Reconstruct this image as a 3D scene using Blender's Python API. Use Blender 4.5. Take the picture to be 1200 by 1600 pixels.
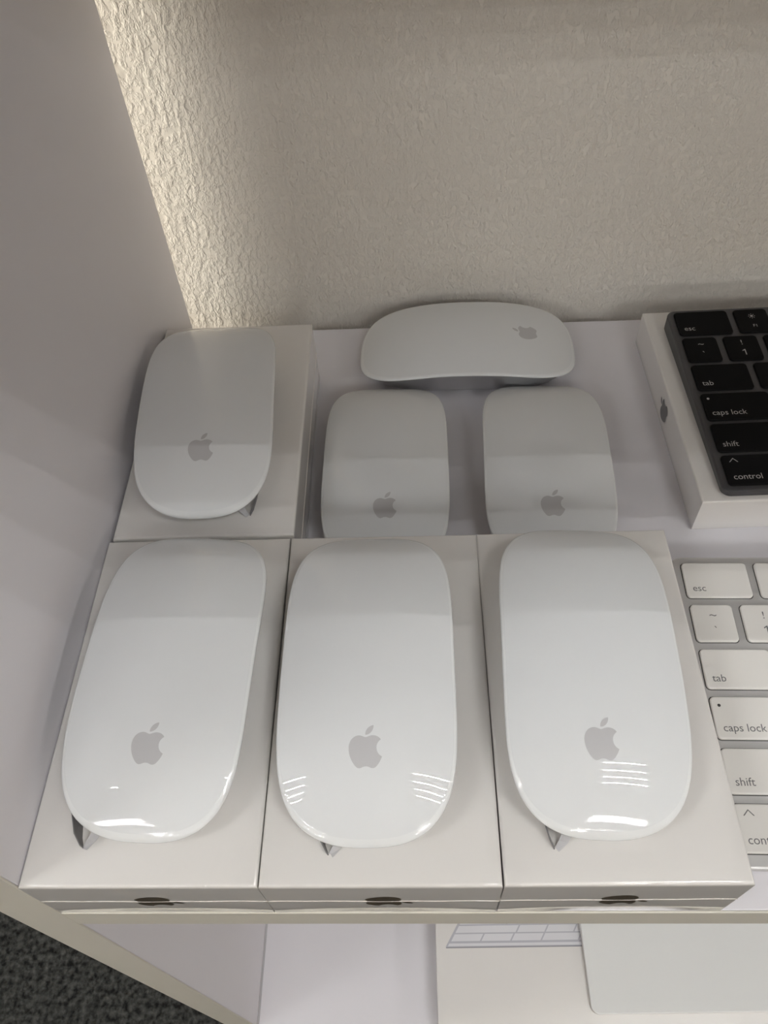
import bpy, bmesh, math, random
from mathutils import Vector, Matrix, geometry
random.seed(7)
for o in list(bpy.data.objects): bpy.data.objects.remove(o)
S = bpy.context.scene
COL = S.collection
MM = 0.001          # all shapes below are written in millimetres

# ------------------------------------------------------------------ camera
cam_d = bpy.data.cameras.new('camera'); cam = bpy.data.objects.new('camera', cam_d); COL.objects.link(cam)
cam.location = (0.1268, -0.05796, 0.3009)
cam.rotation_euler = (0.6531, 0.0465, 0.0080)
cam_d.sensor_fit = 'VERTICAL'; cam_d.sensor_height = 36.0; cam_d.lens = 36.0 * 1257.74 / 1600.0
cam_d.clip_start = 0.01; cam_d.clip_end = 50
S.camera = cam

# ------------------------------------------------------------------ world, exposure, light settings
w = bpy.data.worlds.new('world'); S.world = w; w.use_nodes = True
w.node_tree.nodes['Background'].inputs[0].default_value = (0.9, 0.92, 1.0, 1)
w.node_tree.nodes['Background'].inputs[1].default_value = 0.05
S.view_settings.view_transform = 'Standard'; S.view_settings.look = 'None'
S.view_settings.gamma = 1.0; S.view_settings.use_curve_mapping = False
S.view_settings.exposure = 0.14
TUBE_POWER = 205.0           # emission strength of the ceiling tubes
STRIP_POWER = 15.0           # watts of the lamp in the neighbouring bay

# ------------------------------------------------------------------ materials
def nodes(name):
    m = bpy.data.materials.new(name); m.use_nodes = True
    nt = m.node_tree; return m, nt, nt.nodes['Principled BSDF']
def plain(name, col, rough=0.5, metal=0.0, coat=0.0, coat_rough=0.05, spec=0.5, var=0.0, vscale=40, bump=0.0, bscale=300, bdist=0.0002):
    m, nt, b = nodes(name)
    b.inputs['Base Color'].default_value = (*col, 1); b.inputs['Roughness'].default_value = rough
    b.inputs['Metallic'].default_value = metal; b.inputs['Specular IOR Level'].default_value = spec
    b.inputs['Coat Weight'].default_value = coat; b.inputs['Coat Roughness'].default_value = coat_rough
    tc = nt.nodes.new('ShaderNodeTexCoord')
    if var:
        n = nt.nodes.new('ShaderNodeTexNoise'); n.inputs['Scale'].default_value = vscale; n.inputs['Detail'].default_value = 4
        nt.links.new(tc.outputs['Object'], n.inputs['Vector'])
        r = nt.nodes.new('ShaderNodeValToRGB')
        r.color_ramp.elements[0].color = (*[c * (1 - var) for c in col], 1); r.color_ramp.elements[0].position = .3
        r.color_ramp.elements[1].color = (*[min(1, c * (1 + var)) for c in col], 1); r.color_ramp.elements[1].position = .7
        nt.links.new(n.outputs['Fac'], r.inputs['Fac']); nt.links.new(r.outputs['Color'], b.inputs['Base Color'])
    if bump:
        n = nt.nodes.new('ShaderNodeTexNoise'); n.inputs['Scale'].default_value = bscale; n.inputs['Detail'].default_value = 3
        nt.links.new(tc.outputs['Object'], n.inputs['Vector'])
        bp = nt.nodes.new('ShaderNodeBump'); bp.inputs['Strength'].default_value = bump; bp.inputs['Distance'].default_value = bdist
        nt.links.new(n.outputs['Fac'], bp.inputs['Height']); nt.links.new(bp.outputs['Normal'], b.inputs['Normal'])
    return m
def plaster(name, col):
    m, nt, b = nodes(name)
    b.inputs['Base Color'].default_value = (*col, 1); b.inputs['Roughness'].default_value = 0.75
    tc = nt.nodes.new('ShaderNodeTexCoord')
    mp = nt.nodes.new('ShaderNodeMapping'); mp.inputs['Scale'].default_value = (1.25, 1, 0.75)
    nt.links.new(tc.outputs['Object'], mp.inputs['Vector'])
    n1 = nt.nodes.new('ShaderNodeTexNoise'); n1.inputs['Scale'].default_value = 290; n1.inputs['Detail'].default_value = 5; n1.inputs['Roughness'].default_value = .6; n1.inputs['Distortion'].default_value = .25
    n2 = nt.nodes.new('ShaderNodeTexNoise'); n2.inputs['Scale'].default_value = 75; n2.inputs['Detail'].default_value = 3
    v = nt.nodes.new('ShaderNodeTexVoronoi'); v.inputs['Scale'].default_value = 260; v.feature = 'SMOOTH_F1'
    for n in (n1, n2, v): nt.links.new(mp.outputs['Vector'], n.inputs['Vector'])
    r = nt.nodes.new('ShaderNodeMapRange'); r.inputs['From Min'].default_value = .42; r.inputs['From Max'].default_value = .66
    nt.links.new(n1.outputs['Fac'], r.inputs['Value'])
    a = nt.nodes.new('ShaderNodeMath'); a.operation = 'MULTIPLY_ADD'; a.inputs[1].default_value = 1.1
    nt.links.new(n2.outputs['Fac'], a.inputs[0]); nt.links.new(r.outputs['Result'], a.inputs[2])
    a2 = nt.nodes.new('ShaderNodeMath'); a2.operation = 'MULTIPLY_ADD'; a2.inputs[1].default_value = .5
    nt.links.new(v.outputs['Distance'], a2.inputs[0]); nt.links.new(a.outputs[0], a2.inputs[2])
    bp = nt.nodes.new('ShaderNodeBump'); bp.inputs['Strength'].default_value = 0.75; bp.inputs['Distance'].default_value = .0008
    nt.links.new(a2.outputs[0], bp.inputs['Height']); nt.links.new(bp.outputs['Normal'], b.inputs['Normal'])
    return m
def carpet(name):
    m, nt, b = nodes(name)
    b.inputs['Roughness'].default_value = 1.0; b.inputs['Specular IOR Level'].default_value = .1
    tc = nt.nodes.new('ShaderNodeTexCoord')
    n = nt.nodes.new('ShaderNodeTexNoise'); n.inputs['Scale'].default_value = 130; n.inputs['Detail'].default_value = 5
    v = nt.nodes.new('ShaderNodeTexVoronoi'); v.inputs['Scale'].default_value = 160
    nt.links.new(tc.outputs['Object'], n.inputs['Vector']); nt.links.new(tc.outputs['Object'], v.inputs['Vector'])
    r = nt.nodes.new('ShaderNodeValToRGB')
    r.color_ramp.elements[0].position = .35; r.color_ramp.elements[0].color = (.006, .0065, .007, 1)
    r.color_ramp.elements[1].position = .7; r.color_ramp.elements[1].color = (.05, .053, .053, 1)
    nt.links.new(n.outputs['Fac'], r.inputs['Fac']); nt.links.new(r.outputs['Color'], b.inputs['Base Color'])
    bp = nt.nodes.new('ShaderNodeBump'); bp.inputs['Strength'].default_value = 1; bp.inputs['Distance'].default_value = .006
    nt.links.new(v.outputs['Distance'], bp.inputs['Height']); nt.links.new(bp.outputs['Normal'], b.inputs['Normal'])
    return m
def emit(name, col, s):
    m, nt, b = nodes(name)
    b.inputs['Base Color'].default_value = (*col, 1)
    b.inputs['Emission Color'].default_value = (*col, 1); b.inputs['Emission Strength'].default_value = s
    return m
M = {
 'plaster': plaster('wall_plaster', (.80, .765, .70)),
 'room': plain('room_paint', (.42, .30, .17), .8, var=.04, vscale=3),
 'ceil': plain('ceiling_paint', (.75, .75, .74), .9, var=.03, vscale=3),
 'carpet': carpet('dark_carpet'),
 'laminate': plain('white_laminate', (.79, .775, .815), .38, var=.012, vscale=8, bump=.05, bscale=900),
 'joint': plain('grey_joint', (.50, .49, .51), .6),
 'edge': plain('edge_banding', (.70, .675, .60), .45, var=.02, vscale=20),
 'box': plain('wrapped_card', (.81, .79, .765), .30, coat=1.0, coat_rough=.06, var=.01, vscale=25, bump=.25, bscale=28, bdist=.0004),
 'film': plain('clear_film_weld', (.80, .77, .72), .2, coat=.8),
 'boxlogo': plain('bronze_foil', (.085, .07, .05), .35, metal=.2),
 'greylogo': plain('dark_grey_foil', (.16, .16, .165), .35, metal=.4),
 'shell': plain('white_acrylic', (.79, .81, .825), .6, spec=.15, coat=1.0, coat_rough=.006, var=.006, vscale=30),
 'rim': plain('acrylic_edge_highlight', (.83, .85, .86), .5, spec=.2, coat=1.0, coat_rough=.01),  # acrylic edge, lighter than the shell: its highlight is put into the colour
 'mouselogo': plain('grey_print', (.57, .57, .585), .6, spec=.15, coat=1.0, coat_rough=.006),
 'alu': plain('satin_aluminium', (.62, .62, .63), .38, metal=1.0),
 'runner': plain('black_runner', (.03, .03, .03), .5),
 'tabw': plain('white_film_tab', (.52, .515, .53), .35),
 'tab_shade': plain('shaded_film_tab', (.16, .155, .16), .4),  # same film as the pale leg, with the shade under the mouse as colour
 'silver': plain('silver_keyboard_plate', (.66, .655, .65), .42, metal=.6, bump=.06, bscale=2500, bdist=.00005),
 'keyw': plain('white_keycap', (.80, .785, .755), .45, bump=.03, bscale=3000, bdist=.00003),
 'legw': plain('grey_legend', (.16, .16, .165), .5),
 'gapshade_dot': plain('gap_shade_and_dot', (.05, .05, .05), .6),  # shade in the slots round the keys, as colour; also the caps dot
 'space': plain('space_grey_plate', (.105, .105, .11), .42, metal=.7, bump=.05, bscale=2500, bdist=.00005),
 'keyb': plain('black_keycap', (.005, .005, .0055), .6, spec=.1),
 'legb': plain('white_legend', (.40, .39, .38), .5),
 'pad': plain('white_trackpad_glass', (.79, .80, .79), .3, coat=.3),
 'padedge': plain('trackpad_edge', (.72, .71, .69), .4, metal=.2),
 'print_plate': plain('print_silver', (.50, .50, .55), .4, coat=.3),
 'print_key': plain('print_white', (.74, .74, .77), .4, coat=.3),
 'print_dark': plain('print_dark_grey', (.28, .28, .31), .4, coat=.3),  # dark line along the front of the printed plate
 'tube': emit('led_tube', (1.0, 1.0, .985), TUBE_POWER),
 'pan': plain('light_pan', (.5, .5, .5), .5),
}

# ------------------------------------------------------------------ helpers
def mesh_obj(name, verts, faces, mat, parent=None, smooth=False):
    me = bpy.data.meshes.new(name)
    me.from_pydata([(v[0] * MM, v[1] * MM, v[2] * MM) for v in verts], [], faces)
    bm = bmesh.new(); bm.from_mesh(me); bmesh.ops.recalc_face_normals(bm, faces=bm.faces); bm.to_mesh(me); bm.free()
    if mat: me.materials.append(mat)
    if smooth: me.polygons.foreach_set('use_smooth', [True] * len(me.polygons))
    return link(name, me, parent)
def link(name, data, parent=None):
    o = bpy.data.objects.new(name, data); COL.objects.link(o)
    if parent: o.parent = parent
    return o
def empty(name, loc=(0, 0, 0), rz=0.0):
    e = bpy.data.objects.new(name, None); COL.objects.link(e)
    e.location = [c * MM for c in loc]; e.rotation_euler = (0, 0, math.radians(rz)); e.empty_display_size = .01
    return e
def tag(o, label=None, cat=None, group=None, kind=None):
    for k, v in (('label', label), ('category', cat), ('group', group), ('kind', kind)):
        if v: o[k] = v
    return o
def box_geo(x0, x1, y0, y1, z0, z1):
    v = [(x, y, z) for z in (z0, z1) for y in (y0, y1) for x in (x0, x1)]
    f = [(0, 2, 3, 1), (4, 5, 7, 6), (0, 1, 5, 4), (2, 6, 7, 3), (0, 4, 6, 2), (1, 3, 7, 5)]
    return v, f
def box(name, b, mat, parent=None, bev=0.0):
    v, f = box_geo(*b); o = mesh_obj(name, v, f, mat, parent)
    if bev:
        bm = bmesh.new(); bm.from_mesh(o.data)
        bmesh.ops.bevel(bm, geom=bm.edges[:], offset=bev * MM, segments=2, affect='EDGES', profile=.5)
        bm.to_mesh(o.data); bm.free()
    return o
def rrect(w, h, r, n=4, x0=0, y0=0):
    pts = []
    for cx, cy, a0 in ((w - r, h - r, 0), (r, h - r, 90), (r, r, 180), (w - r, r, 270)):
        for i in range(n + 1):
            a = math.radians(a0 + 90 * i / n); pts.append((x0 + cx + r * math.cos(a), y0 + cy + r * math.sin(a)))
    return pts
def inset(pts, d):
    cx = (min(p[0] for p in pts) + max(p[0] for p in pts)) / 2; cy = (min(p[1] for p in pts) + max(p[1] for p in pts)) / 2
    w = max(p[0] for p in pts) - cx; h = max(p[1] for p in pts) - cy
    return [(cx + (x - cx) * (w - d) / w, cy + (y - cy) * (h - d) / h) for x, y in pts]
def stack(rings, cap0=True, cap1=True):
    """rings: list of equal-length closed loops of 3D points -> verts, faces"""
    n = len(rings[0]); v = [p for r in rings for p in r]; f = []
    for k in range(len(rings) - 1):
        for i in range(n):
            j = (i + 1) % n; f.append((k * n + i, k * n + j, (k + 1) * n + j, (k + 1) * n + i))
    if cap0: f.append(tuple(range(n))[::-1])
    if cap1: f.append(tuple(range((len(rings) - 1) * n, len(rings) * n)))
    return v, f

# apple mark: outline as cubic curves in a 24-unit square, y down
def bez(p0, p1, p2, p3, n=7):
    return [tuple((1 - t) ** 3 * a + 3 * (1 - t) ** 2 * t * b + 3 * (1 - t) * t * t * c + t ** 3 * d for a, b, c, d in zip(p0, p1, p2, p3)) for t in [i / n for i in range(1, n + 1)]]
def rel_path(start, segs):
    pts = [start]; p = start
    for s in segs:
        q = [(p[0] + s[i], p[1] + s[i + 1]) for i in (0, 2, 4)]
        pts += bez(p, *q); p = q[2]
    if (Vector(pts[0]) - Vector(pts[-1])).length < .02: pts.pop()
    return pts
BODY = rel_path((12.152, 6.896), [(-.948, 0, -2.415, -1.078, -3.96, -1.04), (-2.04, .027, -3.91, 1.183, -4.961, 3.014), (-2.117, 3.675, -.546, 9.103, 1.519, 12.09),
    (1.013, 1.454, 2.208, 3.09, 3.792, 3.039), (1.52, -.065, 2.09, -.987, 3.935, -.987), (1.831, 0, 2.35, .987, 3.96, .948), (1.637, -.026, 2.676, -1.48, 3.676, -2.948),
    (1.156, -1.688, 1.636, -3.325, 1.662, -3.415), (-.039, -.013, -3.182, -1.221, -3.22, -4.857), (-.026, -3.04, 2.48, -4.494, 2.597, -4.559), (-1.429, -2.09, -3.623, -2.324, -4.39, -2.376), (-2, -.156, -3.675, 1.09, -4.61, 1.09)])
LEAF = rel_path((15.53, 3.83), [(.843, -1.012, 1.4, -2.427, 1.245, -3.83), (-1.207, .052, -2.662, .805, -3.532, 1.818), (-.78, .896, -1.454, 2.338, -1.273, 3.714), (1.338, .104, 2.715, -.688, 3.56, -1.702)])
def mark_geo(width, surf, grid=0.0):
    """apple mark centred at 0, leaf towards +y; surf(x, y) -> 3D point"""
    k = width / 17.6; V = []; F = []
    for poly in (BODY, LEAF):
        pts = [Vector(((x - 11.9) * k, (13.4 - y) * k)) for x, y in poly]
        n = len(pts); edges = [(i, (i + 1) % n) for i in range(n)]
        if grid:
            x = min(p.x for p in pts)
            while x < max(p.x for p in pts):
                y = min(p.y for p in pts)
                while y < max(p.y for p in pts): pts.append(Vector((x, y))); y += grid
                x += grid
        r = geometry.delaunay_2d_cdt(pts, edges, [list(range(n))], 1, 1e-6)
        b = len(V); V += [surf(p.x, p.y) for p in r[0]]; F += [tuple(b + i for i in f) for f in r[2]]
    return V, F

# ------------------------------------------------------------------ the room (out of view except the plastered wall and the carpet)
WY = 318.0                                   # plane of the plastered wall
CZ = 1760.0; FZ = -900.0
def struct(name, b, mat): return tag(box(name, b, mat), kind='structure')
tag(struct('wall_back', (-3000, 3600, WY, WY + 100, FZ, CZ), M['plaster']), 'cream wall with rough plaster texture behind the shelves')
struct('wall_left', (-3100, -3000, -5000, WY, FZ, CZ), M['room'])
struct('wall_right', (3600, 3700, -5000, WY, FZ, CZ), M['room'])
struct('wall_front', (-3000, 3600, -5100, -5000, FZ, CZ), M['room'])
tag(struct('floor', (-3000, 3600, -5000, WY, FZ - 50, FZ), M['carpet']), 'dark charcoal carpet beyond the side panel')
struct('ceiling', (-3000, 3600, -5000, WY, CZ, CZ + 60), M['ceil'])

# ceiling lights: shallow pan with four long tubes
def ceiling_light(x, y):
    t = empty('ceiling_light', (x, y, CZ))
    tag(t, 'square white ceiling light with four tubes, mirrored in the mice', 'ceiling light', 'four-tube ceiling lights mirrored in the glossy mice')
    v, f = [], []
    for b in ((-300, 300, -300, 300, -6, -1), (-300, -288, -300, 300, -28, -6), (288, 300, -300, 300, -28, -6), (-288, 288, -300, -288, -28, -6), (-288, 288, 288, 300, -28, -6)):
        bv, bf = box_geo(*b); n = len(v); v += bv; f += [tuple(n + i for i in q) for q in bf]
    mesh_obj('light_pan', v, f, M['pan'], t)
    for k in range(4):
        yy = (k - 1.5) * 138
        box('light_tube', (-282, 282, yy - 3, yy + 3, -9, -6), M['tube'], t)
for lx in (-1130, 830, 2790):
    for ly in (-625, -2425, -4225):
        ceiling_light(lx, ly)

# lamp of the neighbouring bay, shining through the slit behind the side panel
ll = bpy.data.lights.new('bay_lamp', 'AREA'); ll.shape = 'RECTANGLE'; ll.size = .17; ll.size_y = .6; ll.energy = STRIP_POWER; ll.color = (1, .93, .80)
lo = bpy.data.objects.new('bay_lamp', ll); COL.objects.link(lo)
lo.location = (-.90, .095, .25)
lo.rotation_euler = (Vector((0, .318, .1)) - Vector(lo.location)).to_track_quat('-Z', 'Y').to_euler()

# ------------------------------------------------------------------ shelf unit
unit = tag(empty('shelf_unit', (0, 0, FZ)), 'white laminate shelf unit with tall side panel, holding the mice and keyboards', 'shelf')
def upart(name, b, mat, parent=None, bev=.4):
    o = box(name, (b[0], b[1], b[2], b[3], b[4] - FZ, b[5] - FZ), mat, unit if parent is None else parent, bev); return o
SX = 1000
sp = upart('side_panel', (-20, 0, .8, 306, FZ, 900), M['laminate'])
tag(upart('edge_band', (-20, 0, 0, .8, FZ, 900), M['edge'], sp, .2), 'beige edge band')
sp2 = upart('side_panel', (SX, SX + 20, .8, 306, FZ, 900), M['laminate'])
upart('edge_band', (SX, SX + 20, 0, .8, FZ, 900), M['edge'], sp2, .2)
for z1, y0 in ((0, 0), (356, 0), (-395, 0), (740, 0)):
    s = upart('shelf', (1.6 if z1 < -100 else .15, SX - .2, y0 + .8, 305, z1 - 17.6, z1), M['laminate'])
    upart('edge_band', (1.6 if z1 < -100 else .15, SX - .2, y0, y0 + .8, z1 - 17.6, z1), M['edge'], s, .2)

tag(upart('joint_strip', (.1, 1.55, 0, 305, -412, -395.3), M['joint'], None, .1), 'grey joint beside the lower shelf')

# ------------------------------------------------------------------ mouse boxes
BW, BD, BH = 74.7, 131.4, 37.7
def carton_geo(W, D, H, bow=.55, r=1.1, n=14):
    """card box: rounded top edges, lower edges drawn in between the corners by the shrink wrap"""
    def loop(ins, z, b):
        pts = []
        for k in range(n):
            t = k / n; pts.append((ins + t * (W - 2 * ins), ins + b * math.sin(math.pi * t), z))
        for k in range(n):
            t = k / n; pts.append((W - ins - b * math.sin(math.pi * t) * .5, ins + t * (D - 2 * ins), z))
        for k in range(n):
            t = k / n; pts.append((W - ins - t * (W - 2 * ins), D - ins - b * math.sin(math.pi * t) * .5, z))
        for k in range(n):
            t = k / n; pts.append((ins + b * math.sin(math.pi * t) * .5, D - ins - t * (D - 2 * ins), z))
        return pts
    rings = [loop(.3, 0, bow * 1.1), loop(.12, .5, bow), loop(.05, H * .22, bow * .4), loop(0, H * .5, .0), loop(0, H * .93, 0)]
    for a in (0, 30, 60, 90):
        a = math.radians(a); rings.append(loop(r * (1 - math.cos(a)), H - r + r * math.sin(a), 0))
    return stack(rings)
BOXV = carton_geo(BW, BD, BH)
def mouse_box(x, y, rz, label, logo=True):
    e = tag(empty('mouse_box', (x, y, .06), rz), label, 'box', 'retail boxes under the mice')
    o = mesh_obj('carton', BOXV[0], BOXV[1], M['box'], e, True)
    o.data.set_sharp_from_angle(angle=math.radians(40)) if hasattr(o.data, 'set_sharp_from_angle') else None
    # welded seam of the wrap round the front and sides, slightly wavy
    rings = []
    N = 40
    for k in range(N + 1):
        t = k / N; xx = -.15 + t * (BW + .3); zz = BH * .49 + .25 * math.sin(9 * t + x) + .18 * math.sin(23 * t + x)
        h = .22 + .08 * math.sin(31 * t + x)
        rings.append([(xx, .1, zz - h), (xx, -.14, zz - h * .3), (xx, -.14, zz + h * .3), (xx, .1, zz + h)])
    v, f = stack(rings); mesh_obj('wrap_seam', v, f, M['film'], e, True)
    for xs in (-.1, BW + .1):
        d = -1 if xs < 0 else 1
        v, f = stack([[(xs - d * .1, yy, BH * .49 - .35), (xs + d * .12, yy, BH * .49), (xs - d * .1, yy, BH * .49 + .35)] for yy in (0, BD * .25, BD * .5, BD * .75, BD)])
        mesh_obj('wrap_seam', v, f, M['film'], e)
    if logo:
        # mark lies on its side, leaf to the right, across the seam
        v, f = mark_geo(11.3, lambda px, py: (BW / 2 + 1.2 + py, -.08 if BH * .49 + px > BH * .49 else -.04, BH * .49 - px))
        tag(mesh_obj('apple_mark', v, f, M['boxlogo'], e), 'dark bronze apple mark lying on its side')
    return e
mouse_box(.3, .06, 0, 'white mouse box at the front left, against the side panel')
mouse_box(75.4, .05, 0, 'white mouse box in the middle of the front row')
mouse_box(150.6, .2, .25, 'white mouse box at the front right, beside the white keyboard')
mouse_box(1.6, 132.6, .3, 'white mouse box in the back left corner, behind the front row', logo=False)

# ------------------------------------------------------------------ mouse
A, Bq = 29.2, 57.1          # half width and half length
def outline(n=160, fine=1440):
    pts = []
    for i in range(fine):
        t = 2 * math.pi * (i + .5) / fine; c, s = math.cos(t), math.sin(t)
        pts.append((A * math.copysign(abs(c) ** (2 / 2.67), c), Bq * math.copysign(abs(s) ** (2 / 5.0), s)))
    # even spacing along the outline
    d = [0]
    for i in range(fine): d.append(d[-1] + math.dist(pts[i], pts[(i + 1) % fine]))
    out = []; k = 0
    for i in range(n):
        s = d[-1] * i / n
        while d[k + 1] < s: k += 1
        u = (s - d[k]) / (d[k + 1] - d[k]); a, b = pts[k], pts[(k + 1) % fine]
        out.append((a[0] + u * (b[0] - a[0]), a[1] + u * (b[1] - a[1])))
    return out
OUT = outline()
def top_z(x, y):
    return 7.0 + 10.7 * (1 - abs(y / Bq) ** 2.34) + 4.3 * (1 - abs(x / A) ** 2.05) * (1 - abs(y / Bq) ** 7)
def ring(r, dz=0, absz=None, mixv=0.0):
    res = []
    for x, y in OUT:
        z = top_z(x * r, y * r) + dz
        if absz is not None: z = z + (absz - z) * mixv
        res.append((x * r, y * r, z))
    return res
def build_mouse_meshes():
    D = {}
    rs = [.02 + .9 * k / 30 for k in range(31)] + [.935, .948, .958, .966]
    D['top_shell'] = stack([ring(r) for r in rs] + [ring(.967, -.02)], cap1=False)
    D['rim'] = stack([ring(.9655, -.01), ring(.972, -.02), ring(.98, -.04), ring(.99, -.12), ring(.997, -.32), ring(1, -.65), ring(1, -1.1), ring(.995, -1.45), ring(.975, -1.5)], False, False)
    D['base'] = stack([ring(.98, -1.55), ring(.955, -2.6, 1.2, .08), ring(.92, -4, 1.2, .35), ring(.88, -4, 1.2, .68), ring(.83, -4, 1.2, .9), ring(.78, -4, 1.2, 1), ring(.3, -4, 1.2, 1)], False, True)
    D['logo'] = mark_geo(9.4, lambda px, py: (px, py - 30.9, top_z(px, py - 30.9) + .05), 1.2)
    return D
MD = build_mouse_meshes()
def mesh_data(name, vf, mat, smooth=True):
    o = mesh_obj(name, vf[0], vf[1], mat, None, smooth); d = o.data; bpy.data.objects.remove(o); return d
MDATA = {'top_shell': mesh_data('top_shell', MD['top_shell'], M['shell']), 'rim': mesh_data('rim', MD['rim'], M['rim']),
         'base': mesh_data('base', MD['base'], M['alu']), 'apple_mark': mesh_data('apple_mark', MD['logo'], M['mouselogo'])}
def runner_geo():
    rings = []
    for k in range(9):
        y = -34 + 68 * k / 8; wd = 1.9 if 0 < k < 8 else .9
        rings.append([(-wd, y, .0), (wd, y, .0), (wd * .8, y, 1.5), (-wd * .8, y, 1.5)])
    return stack(rings)
RUN = mesh_data('runner', runner_geo(), M['runner'], False)
def ribbon(pts, th=.35):
    """pts: list of (low, high) 3D pairs -> thin bent strip"""
    rings = []
    for i, (a, b) in enumerate(pts):
        a, b = Vector(a), Vector(b)
        j = min(i + 1, len(pts) - 1); k = max(i - 1, 0)
        d = (Vector(pts[j][0]) - Vector(pts[k][0])).normalized(); n = d.cross(b - a).normalized() * th
        rings.append([tuple(a), tuple(b), tuple(b + n), tuple(a + n)])
    return stack(rings)
def mouse(x, y, z, rz, label, tab=None, tilt=(0, 0)):
    e = tag(empty('computer_mouse', (x, y, z), rz), label, 'mouse', 'white computer mice on display')
    e.rotation_euler[0] = math.radians(tilt[0]); e.rotation_euler[1] = math.radians(tilt[1])
    for n in ('top_shell', 'rim', 'base', 'apple_mark'): link(n, MDATA[n], e)
    for s in (-1, 1):
        o = link('runner', RUN, e); o.location = (s * .0165, 0, 0)
    if tab:
        tx, ty, m = tab                       # tip of the folded pull tab in the mouse's own frame; m mirrors it
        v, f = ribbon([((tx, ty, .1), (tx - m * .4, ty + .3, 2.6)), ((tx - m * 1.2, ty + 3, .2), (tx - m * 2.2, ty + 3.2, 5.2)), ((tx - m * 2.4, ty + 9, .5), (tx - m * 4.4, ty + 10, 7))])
        t = mesh_obj('pull_tab', v, f, M['tab_shade'], e)
        tag(t, 'inner fold of pull tab with shade in its colour')
        v, f = ribbon([((tx - m * .3, ty, .1), (tx + m * 1.5, ty - .5, .7)), ((tx + m * 1.4, ty + 2.4, 2.0), (tx + m * 4.2, ty + 1.8, 2.3)), ((tx + m * 4, ty + 7.5, 4.6), (tx + m * 7.6, ty + 6.5, 4.4))])
        tag(mesh_obj('pull_tab', v, f, M['tabw'], e, False), 'pale folded pull tab')
    return e
mouse(40.4, 68.8, BH + .9, -2.4, 'white mouse on the front left box, leaning beside the side panel', (-19.5, -58.2, 1), (1.1, 1.9))
mouse(109.0, 67.1, BH + .6, -.15, 'white mouse centred on the middle front box', (-12.3, -58.0, 1), (1.1, -.4))
mouse(183.1, 69.0, BH + .8, -2.2, 'white mouse on the front right box, beside the white keyboard', (-14.2, -59.0, 1), (1.4, .5))
mouse(35.6, 195.0, BH + .8, 3.4, 'white mouse on the back left corner box', (18.4, -53.2, -1), (1.3, 1.4))
mouse(112.4, 190.6, .62, -.4, 'left one of two white mice lying behind the front boxes', None, (-.8, .2))
mouse(187.3, 189.8, .62, -2.4, 'right one of two white mice lying behind the front boxes', None, (-.7, -.4))
mouse(155.0, 273.1, .9, 88.1, 'white mouse lying sideways at the back against the wall', None, (-1.2, .6))

# ------------------------------------------------------------------ keyboards
def text_mesh(s, size, mat):
    c = bpy.data.curves.new('legend', 'FONT'); c.body = s; c.size = size * MM; c.extrude = 0; c.resolution_u = 3
    o = bpy.data.objects.new('legend', c); COL.objects.link(o)
    dg = bpy.context.evaluated_depsgraph_get(); me = bpy.data.meshes.new_from_object(o.evaluated_get(dg))
    bpy.data.objects.remove(o); bpy.data.curves.remove(c)
    me.materials.clear(); me.materials.append(mat); return me
KEYC = {}
def key_mesh(w, h, mat, gap_shade_mat):
    k = (round(w, 2), round(h, 2), mat.name)
    if k not in KEYC:
        p = rrect(w, h, 1.7, 4)
        rings = [[(x, y, -1.4) for x, y in p], [(x, y, .75) for x, y in p], [(x, y, 1.0) for x, y in inset(p, .18)], [(x, y, 1.1) for x, y in inset(p, .5)]]
        d = mesh_data('key', stack(rings), mat, False)
        g = rrect(w + .7, h + .7, 1.9, 3, -.35, -.35)
        gd = mesh_data('key_gap_shade', ([(x, y, .03) for x, y in g], [tuple(range(len(g)))]), gap_shade_mat, False)  # dark sheet round the key draws the shade of its slot
        KEYC[k] = (d, gd)
    return KEYC[k]
LEGC = {}
def legend(parent, s, size, mat, x, y, align='L', z=1.14):
    k = (s, size, mat.name)
    if k not in LEGC: LEGC[k] = text_mesh(s, size, mat)
    me = LEGC[k]; o = link('legend', me, parent)
    xs = [v.co.x for v in me.vertices]
    if align == 'C': x = x - (min(xs) + max(xs)) / 2 / MM
    o.location = (x * MM, y * MM, z * MM); return o
def numeral_one(parent, mat, cx):
    p = [(-1.0, 5.7), (-1.0, 6.25), (.1, 6.95), (.55, 6.95), (.55, 3.2), (0, 3.2), (0, 6.3)]
    return mesh_obj('legend', [(cx + a, b, 1.14) for a, b in p], [(0, 6, 2, 1), (6, 5, 4, 3, 2)], mat, parent)
ROWS = [  # (widths in key units, legends)
 ([1.5] + [1] * 13, ['esc', 'F1', 'F2', 'F3', 'F4', 'F5', 'F6', 'F7', 'F8', 'F9', 'F10', 'F11', 'F12', '']),
 ([1] * 13 + [1.5], ['~`', '!1', '@2', '#3', '$4', '%5', '^6', '&7', '*8', '(9', ')0', '_-', '+=', 'delete']),
 ([1.5] + [1] * 13, ['tab'] + list('QWERTYUIOP') + ['{[', '}]', '|\\']),
 ([1.75] + [1] * 11 + [1.75], ['caps lock'] + list('ASDFGHJKL') + [':;', '"\'', 'return']),
 ([2.25] + [1] * 10 + [2.25], ['shift'] + list('ZXCVBNM') + ['<,', '>.', '?/', 'shift']),
 ([1.5, 1.25, 1.5, 5.75, 1.5, 1.25, 1.75], ['control', 'option', 'command', '', 'command', 'option', 'control']),
]
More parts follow.
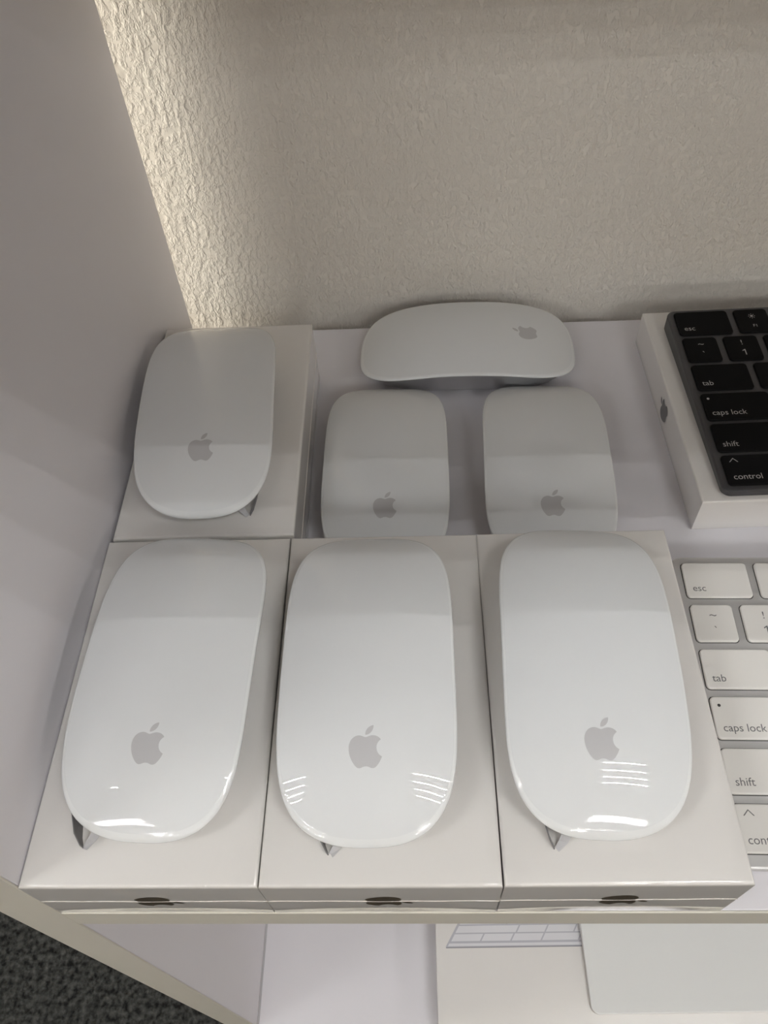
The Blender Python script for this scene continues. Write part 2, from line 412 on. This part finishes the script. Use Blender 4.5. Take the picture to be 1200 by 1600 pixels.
def keyboard(x, y, z, rz, label, plate_mat, key_mat, leg_mat, U, rowy, depth, ml, kh):
    """origin: front-left corner of the plate at the bottom; rowy: front edge of each row from the back row"""
    e = tag(empty('keyboard', (x, y, z), rz), label, 'keyboard', 'keyboards on display')
    Wd = ml * 2 + 14.5 * U - 3.3
    zt = lambda yy: 4.6 + yy * .046
    p = rrect(Wd, depth, 4.0, 6)
    rings = [[(a, b, .6) for a, b in inset(p, 1.0)], [(a, b, 1.4) for a, b in inset(p, .15)], [(a, b, zt(b) - .9) for a, b in p], [(a, b, zt(b) - .25) for a, b in inset(p, .2)], [(a, b, zt(b)) for a, b in inset(p, .8)]]
    v, f = stack(rings); mesh_obj('plate', v, f, plate_mat, e)
    for fx in (18, Wd - 18):
        for fy in (8, depth - 8):
            v, f = stack([[(fx + 4 * math.cos(t * math.pi / 6), fy + 4 * math.sin(t * math.pi / 6), zz) for t in range(12)] for zz in (0, .8)])
            mesh_obj('foot', v, f, M['runner'], e)
    ang = math.atan(.046)
    for r, (ws, ls) in enumerate(ROWS):
        cx = ml
        for wu, s in zip(ws, ls):
            kw = wu * U - 3.3
            d, g = key_mesh(kw, kh, key_mat, M['gapshade_dot'])
            k = link('key', d, e); k.location = (cx * MM, rowy[r] * MM, zt(rowy[r]) * MM); k.rotation_euler = (ang, 0, 0)
            link('key_gap_shade', g, k)
            if s in ('esc', 'tab', 'caps lock', 'shift', 'option', 'command', 'control', 'delete', 'return'):
                right = cx > ml + 7.5 * U and s not in ('command', 'option')
                o = legend(k, s, 4.25, leg_mat, 2.6, 2.9)
                if right:
                    xs = [vv.co.x for vv in o.data.vertices]; o.location.x = (kw - 2.6) * MM - max(xs)
                if s == 'caps lock':
                    mesh = ([(2.9 + .62 * math.cos(t * math.pi / 8), 13 + .62 * math.sin(t * math.pi / 8), 1.14) for t in range(16)], [tuple(range(16))])
                    tag(mesh_obj('indicator_dot', mesh[0], mesh[1], M['gapshade_dot'] if key_mat is M['keyw'] else leg_mat, k), 'small round caps indicator')
                if s == 'control' and not right:
                    h = .28; a, b, c = (2.9, 12.4), (4.9, 14.6), (6.9, 12.4)
                    mesh = ([(a[0], a[1], 1.14), (a[0] + .45, a[1] - .05, 1.14), (b[0], b[1] - .5, 1.14), (c[0] - .45, c[1] - .05, 1.14), (c[0], c[1], 1.14), (b[0], b[1], 1.14)], [(0, 1, 2, 5), (5, 2, 3, 4)])
                    mesh_obj('legend', mesh[0], mesh[1], leg_mat, k)
            elif len(s) == 2 and s[0] != 'F':
                legend(k, s[0], 5.2 if s[0] in '~' else 4.6, leg_mat, kw / 2, 10.2, 'C'); numeral_one(k, leg_mat, kw / 2) if s[1] == '1' else legend(k, s[1], 5.4, leg_mat, kw / 2, 3.2, 'C')
            elif s.startswith('F') and len(s) > 1:
                legend(k, s, 2.6, leg_mat, kw / 2, 3.6, 'C')
                if s in ('F1', 'F2'):
                    vv = []; ff = []; R0 = .7 if s == 'F1' else .9
                    vv += [(kw / 2 + R0 * math.cos(t * math.pi / 6), 11.3 + R0 * math.sin(t * math.pi / 6), 1.14) for t in range(12)]; ff.append(tuple(range(12)))
                    for t in range(8):
                        a = t * math.pi / 4; ca, sa = math.cos(a), math.sin(a); b = len(vv)
                        for rr, ss in ((R0 + .45, -.16), (R0 + 1.0, -.16), (R0 + 1.0, .16), (R0 + .45, .16)):
                            vv.append((kw / 2 + rr * ca - ss * sa, 11.3 + rr * sa + ss * ca, 1.14))
                        ff.append((b, b + 1, b + 2, b + 3))
                    mesh_obj('legend', vv, ff, leg_mat, k)
            elif len(s) == 1:
                legend(k, s, 6.0, leg_mat, kw / 2, 6.0, 'C')
            cx += wu * U
    return e
# white keyboard on the shelf, partly behind the right front box
keyboard(231.6, 12.8, .06, -1.2, 'silver keyboard with white keys lying on the shelf', M['silver'], M['keyw'], M['legw'], 19.95,
         [104.0, 84.1, 64.3, 44.6, 24.7, 4.9], 124.0, 3.6, 16.5)

# box of the black keyboard, then the keyboard on it
KBH = 20.3
kb = tag(empty('keyboard_box', (250.3, 158.3, .06), .95), 'white shallow box under the black keyboard', 'box')
v, f = carton_geo(440, 127.5, KBH, bow=.4, r=.9); o = mesh_obj('carton', v, f, M['box'], kb, True)
if hasattr(o.data, 'set_sharp_from_angle'): o.data.set_sharp_from_angle(angle=math.radians(40))
v, f = mark_geo(9.6, lambda px, py: (-.12, 66 + py, KBH * .47 + px))
tag(mesh_obj('apple_mark', v, f, M['greylogo'], kb), 'grey apple mark on the box end')
keyboard(258.3, 159.9, KBH + .12, 1.3, 'dark grey keyboard with black keys on its white box', M['space'], M['keyb'], M['legb'], 19.7,
         [95.6, 77.0, 58.4, 39.8, 21.2, 2.9], 114.5, 3.0, 16.4)

# ------------------------------------------------------------------ lower shelf: keyboard box with a printed lid, trackpad on it
LB = -370.0
lb = tag(empty('keyboard_box', (133.2, -1.0, -394.94)), 'white box with printed keyboard picture on the shelf below', 'box')
v, f = carton_geo(430, 150, 25, bow=.3, r=.9); o = mesh_obj('carton', v, f, M['box'], lb, True)
if hasattr(o.data, 'set_sharp_from_angle'): o.data.set_sharp_from_angle(angle=math.radians(40))
def flat(name, polys, z, mat, parent):
    vv = []; ff = []
    for p in polys:
        b = len(vv); vv += [(a, c, z) for a, c in p]; ff.append(tuple(range(b, b + len(p))))
    return mesh_obj(name, vv, ff, mat, parent)
# the printed keyboard is drawn in perspective on the lid: slanted left edge, shallow rows
def pq(x, y):      # x along the print, y up the lid, with the slight rise of the drawn rows
    return (x + (y - 50) * .60, y + x * .013)
pic = flat('printed_keyboard', [[pq(7.6, 49.6), pq(8.4, 48.6), pq(392, 48.6), pq(392, 83.5), pq(9.5, 83.5), pq(7.8, 82)]], 25.06, M['print_plate'], lb)
flat('printed_edge', [[pq(7.9, 49.3), pq(8.4, 48.6), pq(392, 48.6), pq(392, 49.5)]], 25.09, M['print_dark'], pic)
flat('printed_edge', [[pq(9.0, 49.9), pq(391, 49.9), pq(391, 51.7), pq(8.9, 51.7)]], 25.10, M['print_key'], pic)
for r, ws in enumerate(([1, 1, 1, 1.22, 6.5, 1.22, 1, 1, 3.2], [2.05, .95, .95] + [.95] * 12, [1.6] + [.95] * 15, [1.3] + [.95] * 15, [.95] * 16 + [.7])):
    xx = 9.6; y0 = 53.2 + r * 5.6
    for wu in ws:
        x1 = xx + 22.4 * wu
        if x1 < 390: flat('printed_key', [[pq(xx, y0), pq(x1 - 1.2, y0), pq(x1 - 1.2, y0 + 4.7), pq(xx, y0 + 4.7)]], 25.12, M['print_key'], pic)
        xx = x1
tp = tag(empty('trackpad', (241.2, 6.0, LB + .2), .9), 'white trackpad lying on the box on the shelf below', 'trackpad')
p = rrect(163, 117, 5.5, 8)
v, f = stack([[(a, b, .2) for a, b in inset(p, .8)], [(a, b, .9) for a, b in p], [(a, b, 3.4 + b * .045) for a, b in p]])
mesh_obj('body', v, f, M['padedge'], tp)
v, f = stack([[(a, b, 3.4 + b * .045) for a, b in inset(p, .15)], [(a, b, 3.9 + b * .045) for a, b in inset(p, .2)], [(a, b, 4.1 + b * .045) for a, b in inset(p, .6)]])
mesh_obj('glass_top', v, f, M['pad'], tp)
for fx in (15, 148):
    for fy in (10, 107):
        v, f = stack([[(fx + 4 * math.cos(t * math.pi / 6), fy + 4 * math.sin(t * math.pi / 6), zz) for t in range(12)] for zz in (0, .6)])
        mesh_obj('foot', v, f, M['runner'], tp)
